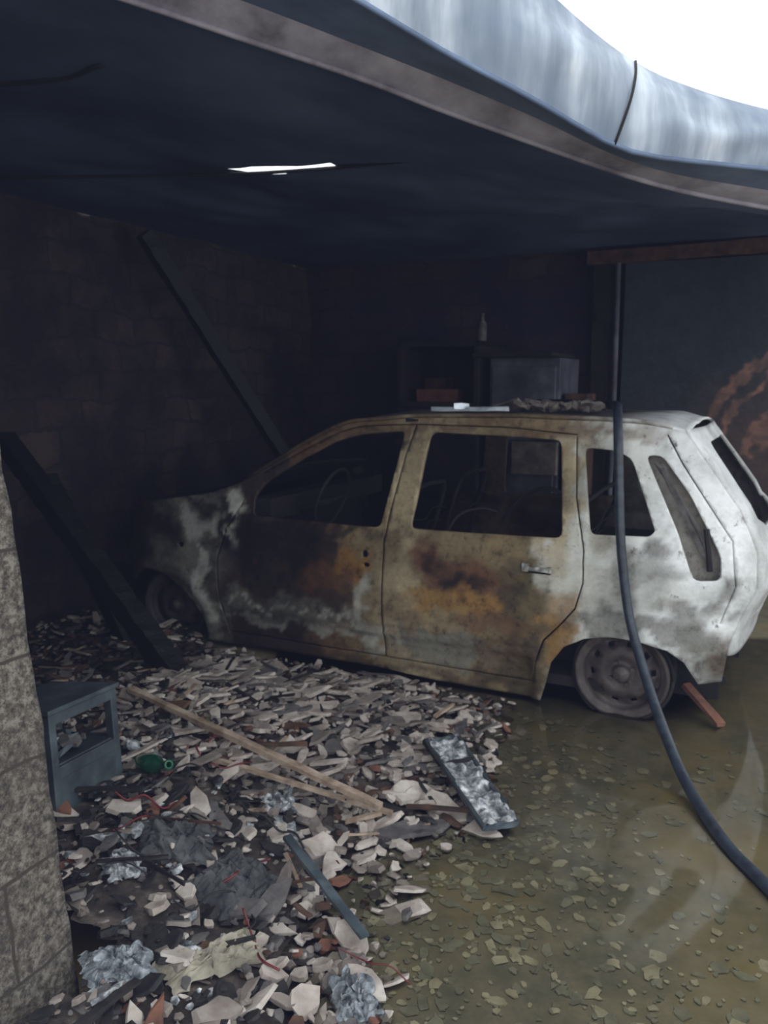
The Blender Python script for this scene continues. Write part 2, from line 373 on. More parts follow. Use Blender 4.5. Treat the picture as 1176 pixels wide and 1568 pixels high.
rs=[([(.55,1.55),(.62,1.3),(.5,1.1)],.06),([(.0,1.13),(.10,1.25),(.19,1.43),(.33,1.60),(.50,1.70)],.035),([(.20,1.18),(.28,1.34),(.44,1.50)],.022),([(.36,1.0),(.5,1.3)],.03)]
def doorcol(p):
    x=p.x+.06*nz(p.x,p.z,0,7)+.03*nz(p.x,p.z,0,22);z=p.z+.06*nz(p.x,p.z,5,7)+.03*nz(p.x,p.z,5,22); k=0
    for pts,wd in rs: k=max(k,sm(1.6-segd(x,z,pts)/wd)*(.55+.9*nz(x,z,3,11)))
    k=clamp(k); n=.5+.5*nz(p.x,p.z,2,1.7)
    a=[.012+.010*n,.020+.012*n,.032+.016*n]; w=sm((1.75-p.z+.3*nz(p.x,p.z,4,3)+.35*(p.x-.2))/.9)*.75
    a=[a[0]*(1-w)+.075*w,a[1]*(1-w)+.042*w,a[2]*(1-w)+.032*w]
    r=(.28,.14,.10)
    return (a[0]*(1-k)+r[0]*k,a[1]*(1-k)+r[1]*k,a[2]*(1-k)+r[2]*k,1)
_at=lf.data.attributes.new("burn",'FLOAT_COLOR','POINT')
for _i,_v in enumerate(lf.data.vertices): _at.data[_i].color=doorcol(_v.co)
mb=MB()
mb.tube([(-.60,2.9,.0),(-.60,2.9,1.4),(-.61,2.9,2.42)],.021,10,3,0)
mb.beam((-.72,2.96,0),(-.74,2.96,2.45),.12,.06,2,.006,8,up=(0,1,0))
mb.beam((-.85,2.93,2.47),(2.25,2.93,2.50),.05,.10,1,.004,16)
mb.box((-.70,2.88,2.02),(.10,.04,.05),None,2)
mb.box((-.76,2.45,.72),(.16,.3,1.44),None,1)
mb.obj("frame",[M['cab'],M['brown'],M['soot']],parent=d)

# ---------------------------------------------------------------- back cabinets
cab=bpy.data.objects.new("metal_cabinet",None); link(cab); cab.matrix_world=MG
mb=MB()
x0,x1,y0,y1,h=-1.40,-.87,2.25,2.85,1.70
mb.box(((x0+x1)/2,(y0+y1)/2+.01,h/2),(x1-x0,y1-y0,h),None,0)
for zc,hh in ((.30,.50),(.83,.48),(1.37,.54)): mb.box(((x0+x1)/2,y0-.006,zc),(x1-x0-.05,.03,hh),None,0)
mb.box(((x0+x1)/2,y0,h+.012),(x1-x0+.05,y1-y0+.05,.024),None,1)
mb.box((-1.03,y0-.04,.97),(.34,.05,.24),None,2)
bevel(mb.obj("body",[M['cab'],M['soot'],M['plaster2']],parent=cab),.006)
cup=bpy.data.objects.new("wooden_cupboard",None); link(cup); cup.matrix_world=MG
mb=MB()
x0,x1=-2.14,-1.47; h=1.83
mb.box((x0+.02,2.55,h/2),(.04,.7,h)); mb.box((x1-.02,2.55,h/2),(.04,.7,h)); mb.box(((x0+x1)/2,2.88,h/2),(x1-x0,.03,h))
for z in (.05,.7,1.35,h-.02): mb.box(((x0+x1)/2,2.55,z),(x1-x0,.7,.04))
mb.box(((x0+x1)/2,2.21,.9),(x1-x0-.02,.025,.85))
mb.box((-1.86,2.4,1.42),(.34,.16,.10),eul(0,0,.1),1)
mb.box((-1.95,2.6,1.47),(.2,.12,.18),eul(0,0,-.2),2)
bevel(mb.obj("carcass",[M['cabd'],M['terra'],M['brown']],parent=cup),.004)
def lathe(prof,seg=24,skip=None,axis='Z'):
    vs=[];fs=[]
    for r,h in prof:
        for k in range(seg):
            a=2*math.pi*k/seg
            vs.append((r*math.cos(a),r*math.sin(a),h) if axis=='Z' else (r*math.cos(a),h,r*math.sin(a)))
    for i in range(len(prof)-1):
        for k in range(seg):
            if skip and skip(i,k): continue
            fs.append((i*seg+k,i*seg+(k+1)%seg,(i+1)*seg+(k+1)%seg,(i+1)*seg+k))
    return vs,fs
mb=MB(); v,f=lathe([(0,0),(.032,0),(.035,.01),(.035,.11),(.03,.135),(.014,.155),(.013,.19),(.016,.192),(.016,.205),(0,.206)])
bx_,by_=-1.50,2.35
mb.add([(p[0]+bx_,p[1]+by_,p[2]+1.832) for p in v],f)
mb.obj("bottle",[M['ash']],G=True,smooth=True)

# ---------------------------------------------------------------- THE CAR
car=bpy.data.objects.new("burnt_out_car",None); link(car); car.matrix_world=MG
W=1.60
TOP=[(-2.97,.60),(-2.95,.74),(-2.88,.80),(-2.6,.85),(-2.28,.905),(-2.10,.97),(-2.0,1.03),(-1.75,1.18),(-1.58,1.27),(-1.45,1.315),(-1.1,1.35),(-.58,1.36),(-.10,1.35),(.10,1.335),(.20,1.31)]
REAR=[(.24,.42),(.41,.44),(.54,.48),(.65,.53),(.80,.52),(.90,.48),(.98,.44),(1.16,.31),(1.24,.25),(1.31,.20)]   # z->x
def Xr(z): return interp(REAR,z)
outline=TOP+[(x,z) for z,x in REAR[::-1]][1:]+[(.33,.23),(.31,.26),(.27,.325),(.2,.37),(.08,.392),(-.06,.392),(-.16,.37),(-.25,.32),(-.31,.23),(-.335,.12),(-.36,.03),(-.9,.03),(-1.22,.045),(-1.7,.045),(-2.2,.04),(-2.32,.05),(-2.34,.14),(-2.39,.23),(-2.47,.32),(-2.58,.395),(-2.70,.425),(-2.80,.42),(-2.88,.38),(-2.93,.33),(-2.97,.33)]
def rnd(poly,r=.035):
    out=[];n=len(poly)
    for i in range(n):
        p=Vector(poly[i]);a=Vector(poly[i-1]);b=Vector(poly[(i+1)%n])
        da,db=(a-p),(b-p); k=min(r,da.length*.4,db.length*.4)
        A=p+da.normalized()*k;B=p+db.normalized()*k
        for t in (0,.33,.67,1): out.append(tuple(A*(1-t)**2+p*2*t*(1-t)+B*t*t))
    return out
wins=[rnd([(-1.99,.795),(-2.00,.90),(-1.93,.985),(-1.72,1.115),(-1.52,1.215),(-1.38,1.255),(-1.135,1.275),(-1.215,.79)],.03),
 rnd([(-.995,1.275),(-.335,1.255),(-.285,.815),(-1.05,.795)],.035),
 rnd([(-.225,1.225),(-.08,1.215),(-.01,1.18),(.115,.875),(.09,.85),(-.165,.84)],.03),
 rnd([(.045,1.20),(.115,1.20),(.25,1.03),(.385,.79),(.395,.685),(.285,.68),(.21,.87)],.03)]
def strip(pts,w=.007):
    out=[]
    for a,b in zip(pts,pts[1:]):
        a=Vector(a);b=Vector(b);d=(b-a).normalized();n=Vector((-d.y,d.x))*w/2
        a2=a-d*w*.3;b2=b+d*w*.3
        out.append([tuple(a2-n),tuple(b2-n),tuple(b2+n),tuple(a2+n)])
    return out
gaps=strip([(-1.075,1.31),(-1.12,1.15),(-1.165,.9),(-1.185,.74),(-1.185,.11)],.009)+strip([(-.265,1.27),(-.24,1.0),(-.185,.76),(-.18,.62),(-.21,.50),(-.27,.42),(-.35,.33),(-.385,.22),(-.40,.11)])+strip([(-2.07,.87),(-2.16,.72),(-2.22,.55),(-2.215,.30),(-2.17,.11)])+strip([(-2.17,.11),(-.40,.11)],.006)+strip([(-1.96,1.03),(-1.72,1.16),(-1.50,1.265),(-1.38,1.295),(-1.075,1.31),(-.6,1.305),(-.265,1.28)],.006)+strip([(.13,1.29),(.20,1.17),(.30,1.03),(.425,.85),(.45,.66),(.40,.5)],.006)
holes=[[(-2.475+.022*math.cos(a),.60+.016*math.sin(a)) for a in [k*.628 for k in range(10)]],
       [(-1.285+.018*math.cos(a),.655+.02*math.sin(a)) for a in [k*.785 for k in range(8)]],
       [(-1.275+.02*math.cos(a),.60+.012*math.sin(a)) for a in [k*.785 for k in range(8)]]]
def band1(z,a,b,k=.008): return sm((z-a)/k)*sm((b-z)/k)
def sidey(x,z,warp=True):
    y=max(0,z-.80)*.28
    y+= .018*sm((z-.74)/.05)
    y+= .06*max(0,.30-z)
    if x<-2.45: y+=.42*(-2.45-x)**2
    if x>.18: y+=.9*(x-.18)**2
    y-= .022*math.sin(math.pi*clamp((z-.1)/.66))
    if -2.17<x<-.40:
        zl=.30-.015*(x+2.2)
        y+= .012*sm((zl-z)/.015)
        y-= .016*band1(z,zl-.045-.0,zl-.012)
    if -1.12<x<-.50:
        y+=.008*sm((x+1.12)/.03)*sm((-.50-x)/.03)*sm((z-.14)/.02)*sm((.285-z)/.02)
    y-= .008*band1(z,.70,.735,.015)
    for cx,rx,cz,rz in ((0.0,.33,.10,.30),(-2.62,.31,.10,.335)):
        d=math.hypot((x-cx)/rx,(z-cz)/rz)
        y-= .016*sm((1.28-d)/.12)*(1 if z<.5 else 0)*sm((d-.9)/.1)
    if warp:
        y+= .014*nz(x,z,3.3,2.6)+.006*nz(x,z,8.1,8)
    return y
# burn colour zones, plus light falloff and sill highlight painted in
C_=dict(gd=rgb(98,96,88),pale=rgb(204,205,197),white=rgb(240,242,242),cream=rgb(166,152,122),tan=rgb(126,110,82),ochre=rgb(146,110,60),rust=rgb(92,52,34),soot=rgb(26,23,22),grey=rgb(116,116,108),olive=rgb(84,76,52),dk=rgb(56,48,42),brown=rgb(104,82,60))
base=[(-3.0,'soot'),(-2.85,'olive'),(-2.7,'gd'),(-2.45,'grey'),(-2.25,'gd'),(-2.1,'dk'),(-1.75,'dk'),(-1.5,'brown'),(-1.25,'tan'),(-1.1,'cream'),(-.7,'tan'),(-.35,'tan'),(-.15,'pale'),(.2,'white'),(.6,'white')]  # darkens toward the front: fading light put into the colour
pats=[(-2.35,.70,.12,.08,'pale',.5),(-2.12,.80,.05,.12,'pale',.8),(-2.32,.35,.04,.22,'pale',.7),(-2.6,.55,.12,.1,'grey',.6),
 (-1.85,.62,.32,.12,'soot',.75),(-2.0,.42,.2,.1,'dk',.6),(-1.38,.60,.09,.09,'ochre',.95),(-1.32,.72,.14,.05,'tan',.8),(-1.30,.42,.06,.10,'pale',.6),(-1.28,.25,.07,.08,'pale',.5),(-1.75,.30,.5,.06,'grey',.7),(-1.6,.22,.5,.02,'pale',.45),(-1.75,.31,.45,.012,'pale',.5),(-.8,.26,.3,.012,'pale',.6),(-.8,.13,.3,.02,'grey',.6),(-1.55,.50,.12,.10,'rust',.5),  # thin pale strips low on the doors paint the sill highlight
 (-1.08,1.0,.08,.35,'cream',.8),(-1.0,.55,.10,.2,'cream',.7),(-.92,.66,.12,.06,'rust',.8),(-.80,.60,.16,.09,'rust',.75),(-.66,.52,.14,.07,'rust',.7),(-.78,.47,.2,.05,'ochre',.8),(-.95,.47,.08,.08,'ochre',.7),(-.50,.62,.12,.08,'olive',.6),(-.45,.45,.14,.10,'olive',.75),
 (-2.18,.74,.03,.10,'soot',.9),(-2.26,.84,.10,.03,'soot',.8),(-2.75,.74,.2,.07,'soot',.9),(-1.7,.76,.5,.035,'soot',.8),(-.35,.60,.06,.06,'olive',.7),(-.62,.38,.2,.05,'rust',.5),(-1.05,.35,.08,.06,'brown',.6),(.2,.58,.06,.03,'grey',.8),
 (-1.98,.60,.12,.16,'soot',.8),(-1.62,.66,.12,.10,'soot',.7),(-1.50,.40,.14,.06,'dk',.8),(-1.85,.16,.3,.03,'dk',.8),(-.74,.55,.09,.035,'soot',.85),(-.86,.62,.05,.03,'soot',.7),(-.52,.50,.08,.05,'dk',.7),(-.45,.22,.07,.12,'dk',.7),(-1.08,.2,.04,.1,'dk',.5),(-2.62,.68,.16,.06,'dk',.8),(-2.84,.55,.08,.2,'soot',.8),(-1.35,1.24,.3,.03,'dk',.6),
 (-.62,.73,.35,.04,'tan',.7),(-.85,.22,.3,.08,'grey',.85),(-.55,.2,.15,.08,'brown',.6),(-.43,.10,.10,.12,'olive',.9),(-.30,.36,.07,.10,'ochre',.8),(-.24,.50,.05,.12,'ochre',.6),(-.25,.7,.12,.1,'pale',.8),(-.3,1.0,.06,.3,'cream',.8),
 (.05,.44,.28,.05,'gd',.75),(.3,.38,.12,.08,'grey',.8),(.36,.28,.1,.08,'gd',.9),(.1,.60,.2,.08,'pale',.6),(.30,.52,.10,.07,'grey',.8),(.08,.78,.1,.02,'dk',.5),(.44,.6,.04,.1,'grey',.7),(.12,.72,.12,.05,'grey',.55),(.0,.66,.05,.12,'grey',.5),(-.1,.8,.04,.05,'tan',.5),
 (-.8,1.31,.9,.03,'brown',.75),(-1.7,1.15,.3,.08,'brown',.9),(.42,.35,.1,.08,'brown',.5),(-1.2,.06,1.2,.03,'dk',.6)]
def carcol(x,z):
    wx=x+.12*nz(x,z,0,4)+.08*nz(x,z,4,12)+.03*nz(x,z,4,30); wz=z+.08*nz(x,z,7,5)+.06*nz(x,z,2,14)+.02*nz(x,z,9,30)
    c=None
    for (a,ca),(b,cb) in zip(base,base[1:]):
        if wx<=b or b==base[-1][0]:
            t=clamp((wx-a)/(b-a)); c=[C_[ca][i]*(1-t)+C_[cb][i]*t for i in range(3)]; break
    for px,pz,rx,rz,cn,st in pats:
        d=((wx-px)/rx)**2+((wz-pz)/rz)**2
        if d<4:
            k=st*sm(1.25-d*.62) if d>.4 else st
            c=[c[i]*(1-k)+C_[cn][i]*k for i in range(3)]
    return (c[0],c[1],c[2],1)
def paint(o,fn):
    at=o.data.attributes.new("burn",'FLOAT_COLOR','POINT')
    for i,v in enumerate(o.data.vertices): at.data[i].color=fn(v.co)
def side_panel(name,far=False):
    bm=bmesh.new(); nx,nzz=176,67; x0,x1,z0,z1=-3.0,.58,.0,1.40
    vs=[[bm.verts.new((x0+(x1-x0)*i/nx,0,z0+(z1-z0)*j/nzz)) for i in range(nx+1)] for j in range(nzz+1)]
    for j in range(nzz):
        for i in range(nx): bm.faces.new((vs[j][i],vs[j][i+1],vs[j+1][i+1],vs[j+1][i]))
    cut(bm,outline,(0,2),True)
    for w in wins: cut(bm,w)
    if not far:
        for w in gaps+holes: cut(bm,w,margin=.002)
    for v in bm.verts:
        y=sidey(v.co.x,v.co.z)
        v.co.y=(W-y) if far else y
    bmesh.ops.delete(bm,geom=[v for v in bm.verts if not v.link_faces],context='VERTS')
    me=bpy.data.meshes.new(name); bm.to_mesh(me); bm.free(); me.materials.append(M['car']); me.materials.append(M['soot'])
    o=link(bpy.data.objects.new(name,me),car)
    me.polygons.foreach_set("use_smooth",[True]*len(me.polygons))
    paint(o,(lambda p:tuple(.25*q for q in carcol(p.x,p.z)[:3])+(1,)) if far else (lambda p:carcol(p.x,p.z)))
    s=o.modifiers.new("s",'SOLIDIFY'); s.thickness=.022; s.offset=1 if far else -1
    return o
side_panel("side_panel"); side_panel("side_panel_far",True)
def TZ(x): return interp(TOP,x)
def shell(name,fn,nu,nv,colfn,th=.012,mat=None,off=-1):
    o=grid(name,fn,nu,nv,mat or M['car'],parent=car); paint(o,colfn)
    s=o.modifiers.new("s",'SOLIDIFY'); s.thickness=th; s.offset=off
    return o
def SP(t,p=1.0): return max(0.0,math.sin(math.pi*clamp(t)))**p
# roof
def rooff(s,t):
    x=-1.55+1.77*s; z=TZ(x); y0=sidey(x,z-.01); y=y0+(W-2*y0)*t
    z=z+.028*SP(t,.6) -.02*SP(t)*sm((x+1.2)/.6)*sm((.1-x)/.4)+.010*nz(x,y,3,4)
    return (x,y,z)
def roofcol(p):
    k=sm((p.x+.2)/.35); n=.5+.5*nz(p.x,p.y,1,7)
    a=[.10+.08*n,.095+.07*n,.09+.06*n]; b=C_['white']
    return (a[0]*(1-k)+b[0]*k,a[1]*(1-k)+b[1]*k,a[2]*(1-k)+b[2]*k,1)
shell("roof",rooff,70,50,roofcol)
mb=MB(); mb.tube([(x,sidey(x,TZ(x))-.004,TZ(x)+.002) for x in [-2.05+.1*i for i in range(23)]],.011,8,3)
o=mb.obj("drip_rail",[M['car']],parent=car,smooth=True); paint(o,lambda p:tuple(.75*c for c in carcol(p.x,p.z-.03)[:3])+(1,))
# bonnet
def hoodf(s,t):
    x=-2.97+.92*s; z=TZ(x)-.01; y0=sidey(max(x,-2.95),z)+.01; y=y0+(W-2*y0)*t
    return (x,y,z+.04*SP(t,.7)-.06*SP(t)*SP(s)+.02*nz(x,y,0,4))
shell("bonnet",hoodf,40,50,lambda p:(.02+.05*max(0,nz(p.x,p.y,0,3)),)*3+(1,))
# front end
shell("front_panel",lambda s,t:(-2.96-.06*SP(s)+.02*nz(s*4,t*3,0,1),.13+(W-.26)*s,.34+.28*t),40,12,lambda p:(.03,.028,.026,1))
mb=MB()
for y in (.30,1.30): 
    v,f=lathe([(.0,.05),(.07,.04),(.10,.0),(.11,0),(.11,.06)],20); mb.add([(-3.0+p[2]*1.0,y+p[0],.66+p[1]*.7) for p in v],f)
mb.beam((-3.0,.1,.45),(-3.0,1.5,.45),.05,.09,0,.006,10)
mb.obj("headlamp_shells",[M['soot']],parent=car)
# tailgate with window opening
def tailgate():
    bm=bmesh.new(); ny,nzz=70,46
    vs=[[bm.verts.new((0,W*i/ny,.36+(1.315-.36)*j/nzz)) for i in range(ny+1)] for j in range(nzz+1)]
    for j in range(nzz):
        for i in range(ny): bm.faces.new((vs[j][i],vs[j][i+1],vs[j+1][i+1],vs[j+1][i]))
    cut(bm,rnd([(.22,.885),(.28,1.25),(W-.28,1.25),(W-.22,.885)],.06),(1,2))
    for w in strip([(.14,.52),(W-.14,.52)],.008): cut(bm,w,(1,2))
    cut(bm,[(.62,.60),(.98,.60),(.98,.72),(.62,.72)],(1,2))
    for v in bm.verts:
        z=v.co.z; y0=sidey(Xr(z),z,False); t=clamp(v.co.y/W)
        v.co.y=y0+(W-2*y0)*t
        v.co.x=Xr(z)+.105*SP(t,.55)*(.75 if z>.9 else 1)-.02*sm((z-.84)/.04)*SP(t)+.008*nz(v.co.y,z,0,4)
    bmesh.ops.delete(bm,geom=[v for v in bm.verts if not v.link_faces],context='VERTS')
    me=bpy.data.meshes.new("tailgate"); bm.to_mesh(me); bm.free(); me.materials.append(M['car'])
    o=link(bpy.data.objects.new("tailgate",me),car); me.polygons.foreach_set("use_smooth",[True]*len(me.polygons))
    paint(o,lambda p:tuple(c*(.8+.2*nz(p.y,p.z,0,6)) for c in C_['white'][:3])+(1,))
    s=o.modifiers.new("s",'SOLIDIFY'); s.thickness=.02; s.offset=-1
tailgate()
# burnt-out tail lamp recesses
for far in (0,1):
    pts=[(.03,1.21),(.125,1.21),(.265,1.03),(.405,.79),(.41,.67),(.27,.66),(.19,.87)]
    vs=[];
    for d_ in (.006,.055):
        for x,z in pts: 
            y=sidey(x,z)+d_; vs.append((x,W-y if far else y,z))
    n=len(pts)
    fs=[tuple(range(n,2*n))]+[(i,(i+1)%n,n+(i+1)%n,n+i) for i in range(n)]
    o=mk("tail_lamp_recess"+("_far" if far else ""),vs,fs,[M['car']],None,car); paint(o,lambda p:(.20+.16*nz(p.x,p.z,0,16),.19+.15*nz(p.x,p.z,0,16),.17+.13*nz(p.x,p.z,0,16),1))
mb=MB()
mb.beam((.12,.09,1.15),(.34,.07,.74),.02,.012,0,.003,6,up=(0,1,0))
mb.tube([(.09,.10,1.17),(.20,.09,1.02),(.30,.075,.86),(.345,.07,.72)],.008,6,4,0)
mb.tube([(.32,.05,.90),(.335,.04,.80),(.345,.04,.72)],.012,6,4,1)
mb.obj("tail_lamp_bracket",[M['ash'],M['soot']],parent=car)
# handle of rear door
mb=MB()
hy=sidey(-.38,.67)
mb.beam((-.435,hy-.018,.672),(-.335,hy-.018,.668),.014,.020,0,.002,6)
mb.box((-.445,hy-.004,.672),(.03,.026,.04),None,0); mb.box((-.332,hy-.004,.668),(.02,.026,.028),None,0)
mb.box((-.385,hy+.002,.65),(.12,.01,.012),None,1)  # dark strip painting the shadow of the handle recess
o=bevel(mb.obj("door_handle",[M['car'],M['soot']],parent=car),.006); paint(o,lambda p:C_['grey'] if nz(p.x,p.z,0,40)<0 else C_['pale'])
# structure inside
mb=MB()
mb.box((-1.0,W/2,.12),(2.3,W-.14,.05)); mb.box((.1,W/2,.30),(.75,1.0,.05))
mb.box((-2.12,W/2,.48),(.04,W-.16,.72)); mb.box((-2.55,W/2,.25),(.75,.9,.3))
mb.box((-2.0,W/2,.82),(.14,W-.2,.12)); 
mb.box((-2.62,.33,.40),(.75,.02,.62)); mb.box((.0,.30,.36),(.80,.02,.60)); mb.box((-2.62,W-.33,.40),(.75,.02,.62)); mb.box((0,W-.30,.36),(.8,.02,.6))
mb.beam((-1.53,.16,1.28),(-1.53,W-.16,1.28),.05,.03,0,.004,8)
mb.beam((-1.1,.14,1.33),(-1.1,W-.14,1.33),.06,.015,0,.003,8)
mb.beam((.38,.14,.30),(.38,W-.14,.30),.06,.10,0,.005,8)
for y in (.35,.8,1.2): mb.beam((.30,y,.28),(.42,y+.03,.12),.04,.03,0,.004,4)
mb.obj("cabin_shell",[M['soot']],parent=car)
mb=MB()
def seat(x,y,w,hh,lean=.12):
    mb.tube([(x,y,.2),(x+.02,y,.55),(x+lean,y,hh),(x+lean+.01,y+w*.3,hh+.05),(x+lean+.01,y+w*.7,hh+.05),(x+lean,y+w,hh),(x+.02,y+w,.55),(x,y+w,.2)],.013,7,5)
    for k in range(6):
        z=.42+k*(hh-.45)/6
        mb.tube([(x+.02+lean*k/6,y,z),(x+.04+lean*k/6,y+w*.33,z-.02),(x+.02+lean*k/6,y+w*.66,z+.02),(x+.03+lean*k/6,y+w,z)],.004,5,4)
    for k in range(5): mb.tube([(x-.45,y+w*k/4,.36),(x-.2,y+w*k/4,.33),(x,y+w*k/4,.36)],.006,5,4)
    mb.tube([(x,y,.36),(x-.45,y,.38),(x-.47,y+w/2,.38),(x-.45,y+w,.38),(x,y+w,.36)],.012,7,4)
seat(-1.25,.2,.48,.92); seat(-1.25,.92,.48,.92); seat(-.42,.18,1.24,.90,.16)
mb.tube([(-.95,.2,.70),(-.88,.24,.84),(-.78,.3,.88),(-.7,.34,.86)],.008,6,6)
mb.tube([(-.72,.5,.80),(-.6,.45,.93),(-.45,.4,.99),(-.3,.4,.92)],.010,6,6)
mb.obj("seat_frames",[M['soot']],parent=car,smooth=True)
mb=MB()
sw=[(-1.72+.06*math.sin(a),.42+.17*math.cos(a),.86+.17*math.sin(a)) for a in [k*math.pi/8 for k in range(17)]]
mb.tube(sw,.011,7,3); mb.tube([(-1.72,.25,.86),(-1.74,.42,.84),(-1.72,.59,.86)],.01,6,3); mb.tube([(-1.74,.42,.84),(-2.05,.42,.74)],.02,8,1)
mb.obj("steering_wheel",[M['soot']],parent=car,smooth=True)
# wheels
def wheel(x,y,name,flip=1,steer=0.0,rm='rim'):
    e=bpy.data.objects.new(name,None); COL.objects.link(e); e.parent=car; e.location=(x,y,.205); e.rotation_euler=(0,0,steer)
    seg=60
    prof=[(.0,-.045),(.030,-.045),(.034,-.035),(.036,-.012),(.058,-.008),(.075,-.020),(.098,-.022),(.125,-.004),(.145,.012),(.163,.022),(.170,.02),(.172,-.025),(.180,-.035),(.190,-.036),(.197,-.045),(.205,-.045),(.208,-.036),(.204,-.03),(.198,-.02),(.185,.01),(.17,.03),(.17,.10),(.205,.13),(.207,.135)]
    def skip(i,k): return i==7 and (k%6 in (0,1))
    v,f=lathe([(r,h*flip) for r,h in prof],seg,skip,'Y')
    o=mk("rim",v,f,[M[rm]],None,None,False,True); o.parent=e
    s=o.modifiers.new("s",'SOLIDIFY'); s.thickness=.004
    mb=MB()
    for k in range(4):
        a=k*math.pi/2+.5; mb.tube([(.055*math.cos(a),-.035*flip,.055*math.sin(a)),(.055*math.cos(a),-.0*flip,.055*math.sin(a))],.010,6,1)
    v,f=lathe([(0,.03*flip),(.14,.03*flip),(.14,.06*flip),(0,.06*flip)],30,None,'Y'); mb.add(v,f,1)
    o=mb.obj("hub_and_drum",[M[rm],M['soot']]); o.parent=e
    mb=MB()
    for q in range(9):
        ph=U(0,6.28); r=.212+.010*U(0,1)
        pts=[((r+.006*math.sin(3*a+ph))*math.cos(a),(-.03+.018*q*.9+.006*math.sin(2*a+ph))*flip,max(-.2,(r+.004)*math.sin(a))) for a in [i*2*math.pi/40 for i in range(41)]]
        mb.tube(pts,.009,6,1,0)
    o=mb.obj("burnt_tyre",[M['soot']],smooth=True); o.parent=e
wheel(.0,.075,"wheel_rear_near"); wheel(-2.60,.09,"wheel_front_near",1,.12,"rim_shade")
wheel(.0,W-.075,"wheel_rear_far",-1); wheel(-2.6,W-.09,"wheel_front_far",-1)
# stuff on roof
mb=MB()
mb.beam((-1.02,.22,1.385),(-.62,.24,1.39),.022,.02,0,.002,6)
mb.beam((-.9,.22,1.40),(-.83,.25,1.40),.05,.03,0,.003,2)
for k in range(5): mb.beam((-.72+.05*k,.3+.05*k,1.40),(-.58+.03*k,.25+.1*k,1.44-.01*k),.008,.008,1,.002,3)
mb.obj("scrap_bar",[M['alu'],M['ash']],G=True)
mb=MB()
for k in range(46):
    x=U(-.62,-.22);y=U(.25,.7); mb.shard((x,y,1.39+U(0,.03)),U(.015,.05),U(.01,.03),eul(U(-.6,.6),U(-.6,.6),U(0,6)),random.choice((0,0,0,2)))
mb.obj("roof_rubble",[M['plaster2'],M['terra'],M['ash']],G=True)

# ---------------------------------------------------------------- charred timbers
mb=MB(); mb.beam((-3.30,.71,2.50),(-2.73,2.45,.02),.075,.10,0,.0045,40); mb.obj("charred_rafter",[M['char']],G=True)
mb=MB(); mb.beam((-3.37,-.42,1.20),(-1.80,-.74,.03),.10,.10,0,.0045,40); mb.obj("charred_rafter",[M['char']],G=True)
mb=MB(); mb.beam((-3.35,-.15,.95),(-2.55,-.35,.02),.08,.09,0,.004,24); mb.obj("charred_rafter",[M['char']],G=True)

# ---------------------------------------------------------------- hose
mb=MB()
hp=[g2w(-.75,1.25,1.40),g2w(-.45,.95,1.405),g2w(-.22,.62,1.405),g2w(-.12,.30,1.41),g2w(-.085,.13,1.385),g2w(-.06,.03,1.27),g2w(-.035,-.03,1.05),g2w(-.01,-.06,.8),g2w(.04,-.085,.52),(1.085,3.20,.33),(1.10,3.0,.18),(1.115,2.75,.055),(1.12,2.42,.022),(1.15,2.18,.022),(1.22,1.6,.022),(1.4,.9,.022),(1.5,.2,.022)]
mb.tube(hp,.0205,14,8); mb.obj("fire_hose",[M['rubber']],smooth=True)

# ---------------------------------------------------------------- rubble
bx=[(.5,.02),(1.6,.0),(2.0,-.02),(2.3,.05),(2.55,.36),(2.8,.42),(3.2,.50),(3.7,.62),(4.0,.5),(6,-1)]
def H(X,Y):
    xl,yl=w2g(X,Y)
    d=interp(bx,Y)-X+.06*nz(X,Y,0,4)
    m=sm((d+.05)/.55)
    h=m*(.035+.17*sm((-.15-X)/.8)*sm((4.2-Y)/1.0))+m*.025*nz(X,Y,2,5)
    if yl>-.45: h*=clamp((-yl+.02)/.5,.12,1)
    if yl<.0: h=max(h,.09*sm((-2.15-xl)/.35)*sm((yl+1.2)/.4))
    return h-.012*(1-m)
def okp(X,Y):
    xl,yl=w2g(X,Y)
    if xl<-3.3: return False
    if yl>-.03 and xl>-2.98: return False
    if yl>2.8: return False
    if yl<-2.26 and xl<-.76: return False
    return True
def mound():
    n=150; vs=[];fs=[];ids={}
    for j in range(n+1):
        for i in range(n+1):
            X=-3.1+3.9*i/n;Y=.9+4.9*j/n; ids[i,j]=len(vs); vs.append((X,Y,H(X,Y)-.006+.012*nz(X,Y,0,22)))
    for j in range(n):
        for i in range(n):
            X=-3.1+3.9*(i+.5)/n;Y=.9+4.9*(j+.5)/n
            if okp(X,Y) and interp(bx,Y)-X>-.12: fs.append((ids[i,j],ids[i+1,j],ids[i+1,j+1],ids[i,j+1]))
    used=sorted(set(i for q in fs for i in q)); mp={k:i for i,k in enumerate(used)}
    return [vs[k] for k in used],[tuple(mp[i] for i in q) for q in fs]
rub=bpy.data.objects.new("rubble_pile",None); link(rub)
v,f=mound(); o=mk("ash_bed",v,f,[simple("ash_bed",[(.3,rgb(28,25,24)),(.5,rgb(62,55,50)),(.7,rgb(102,92,84))],scale=16,bumpd=.01)],None,rub,False,True)
mb=MB(); mats=[M['plaster'],M['plaster2'],M['terra'],M['ash'],M['black'],M['white'],M['brown']]
cnt=0
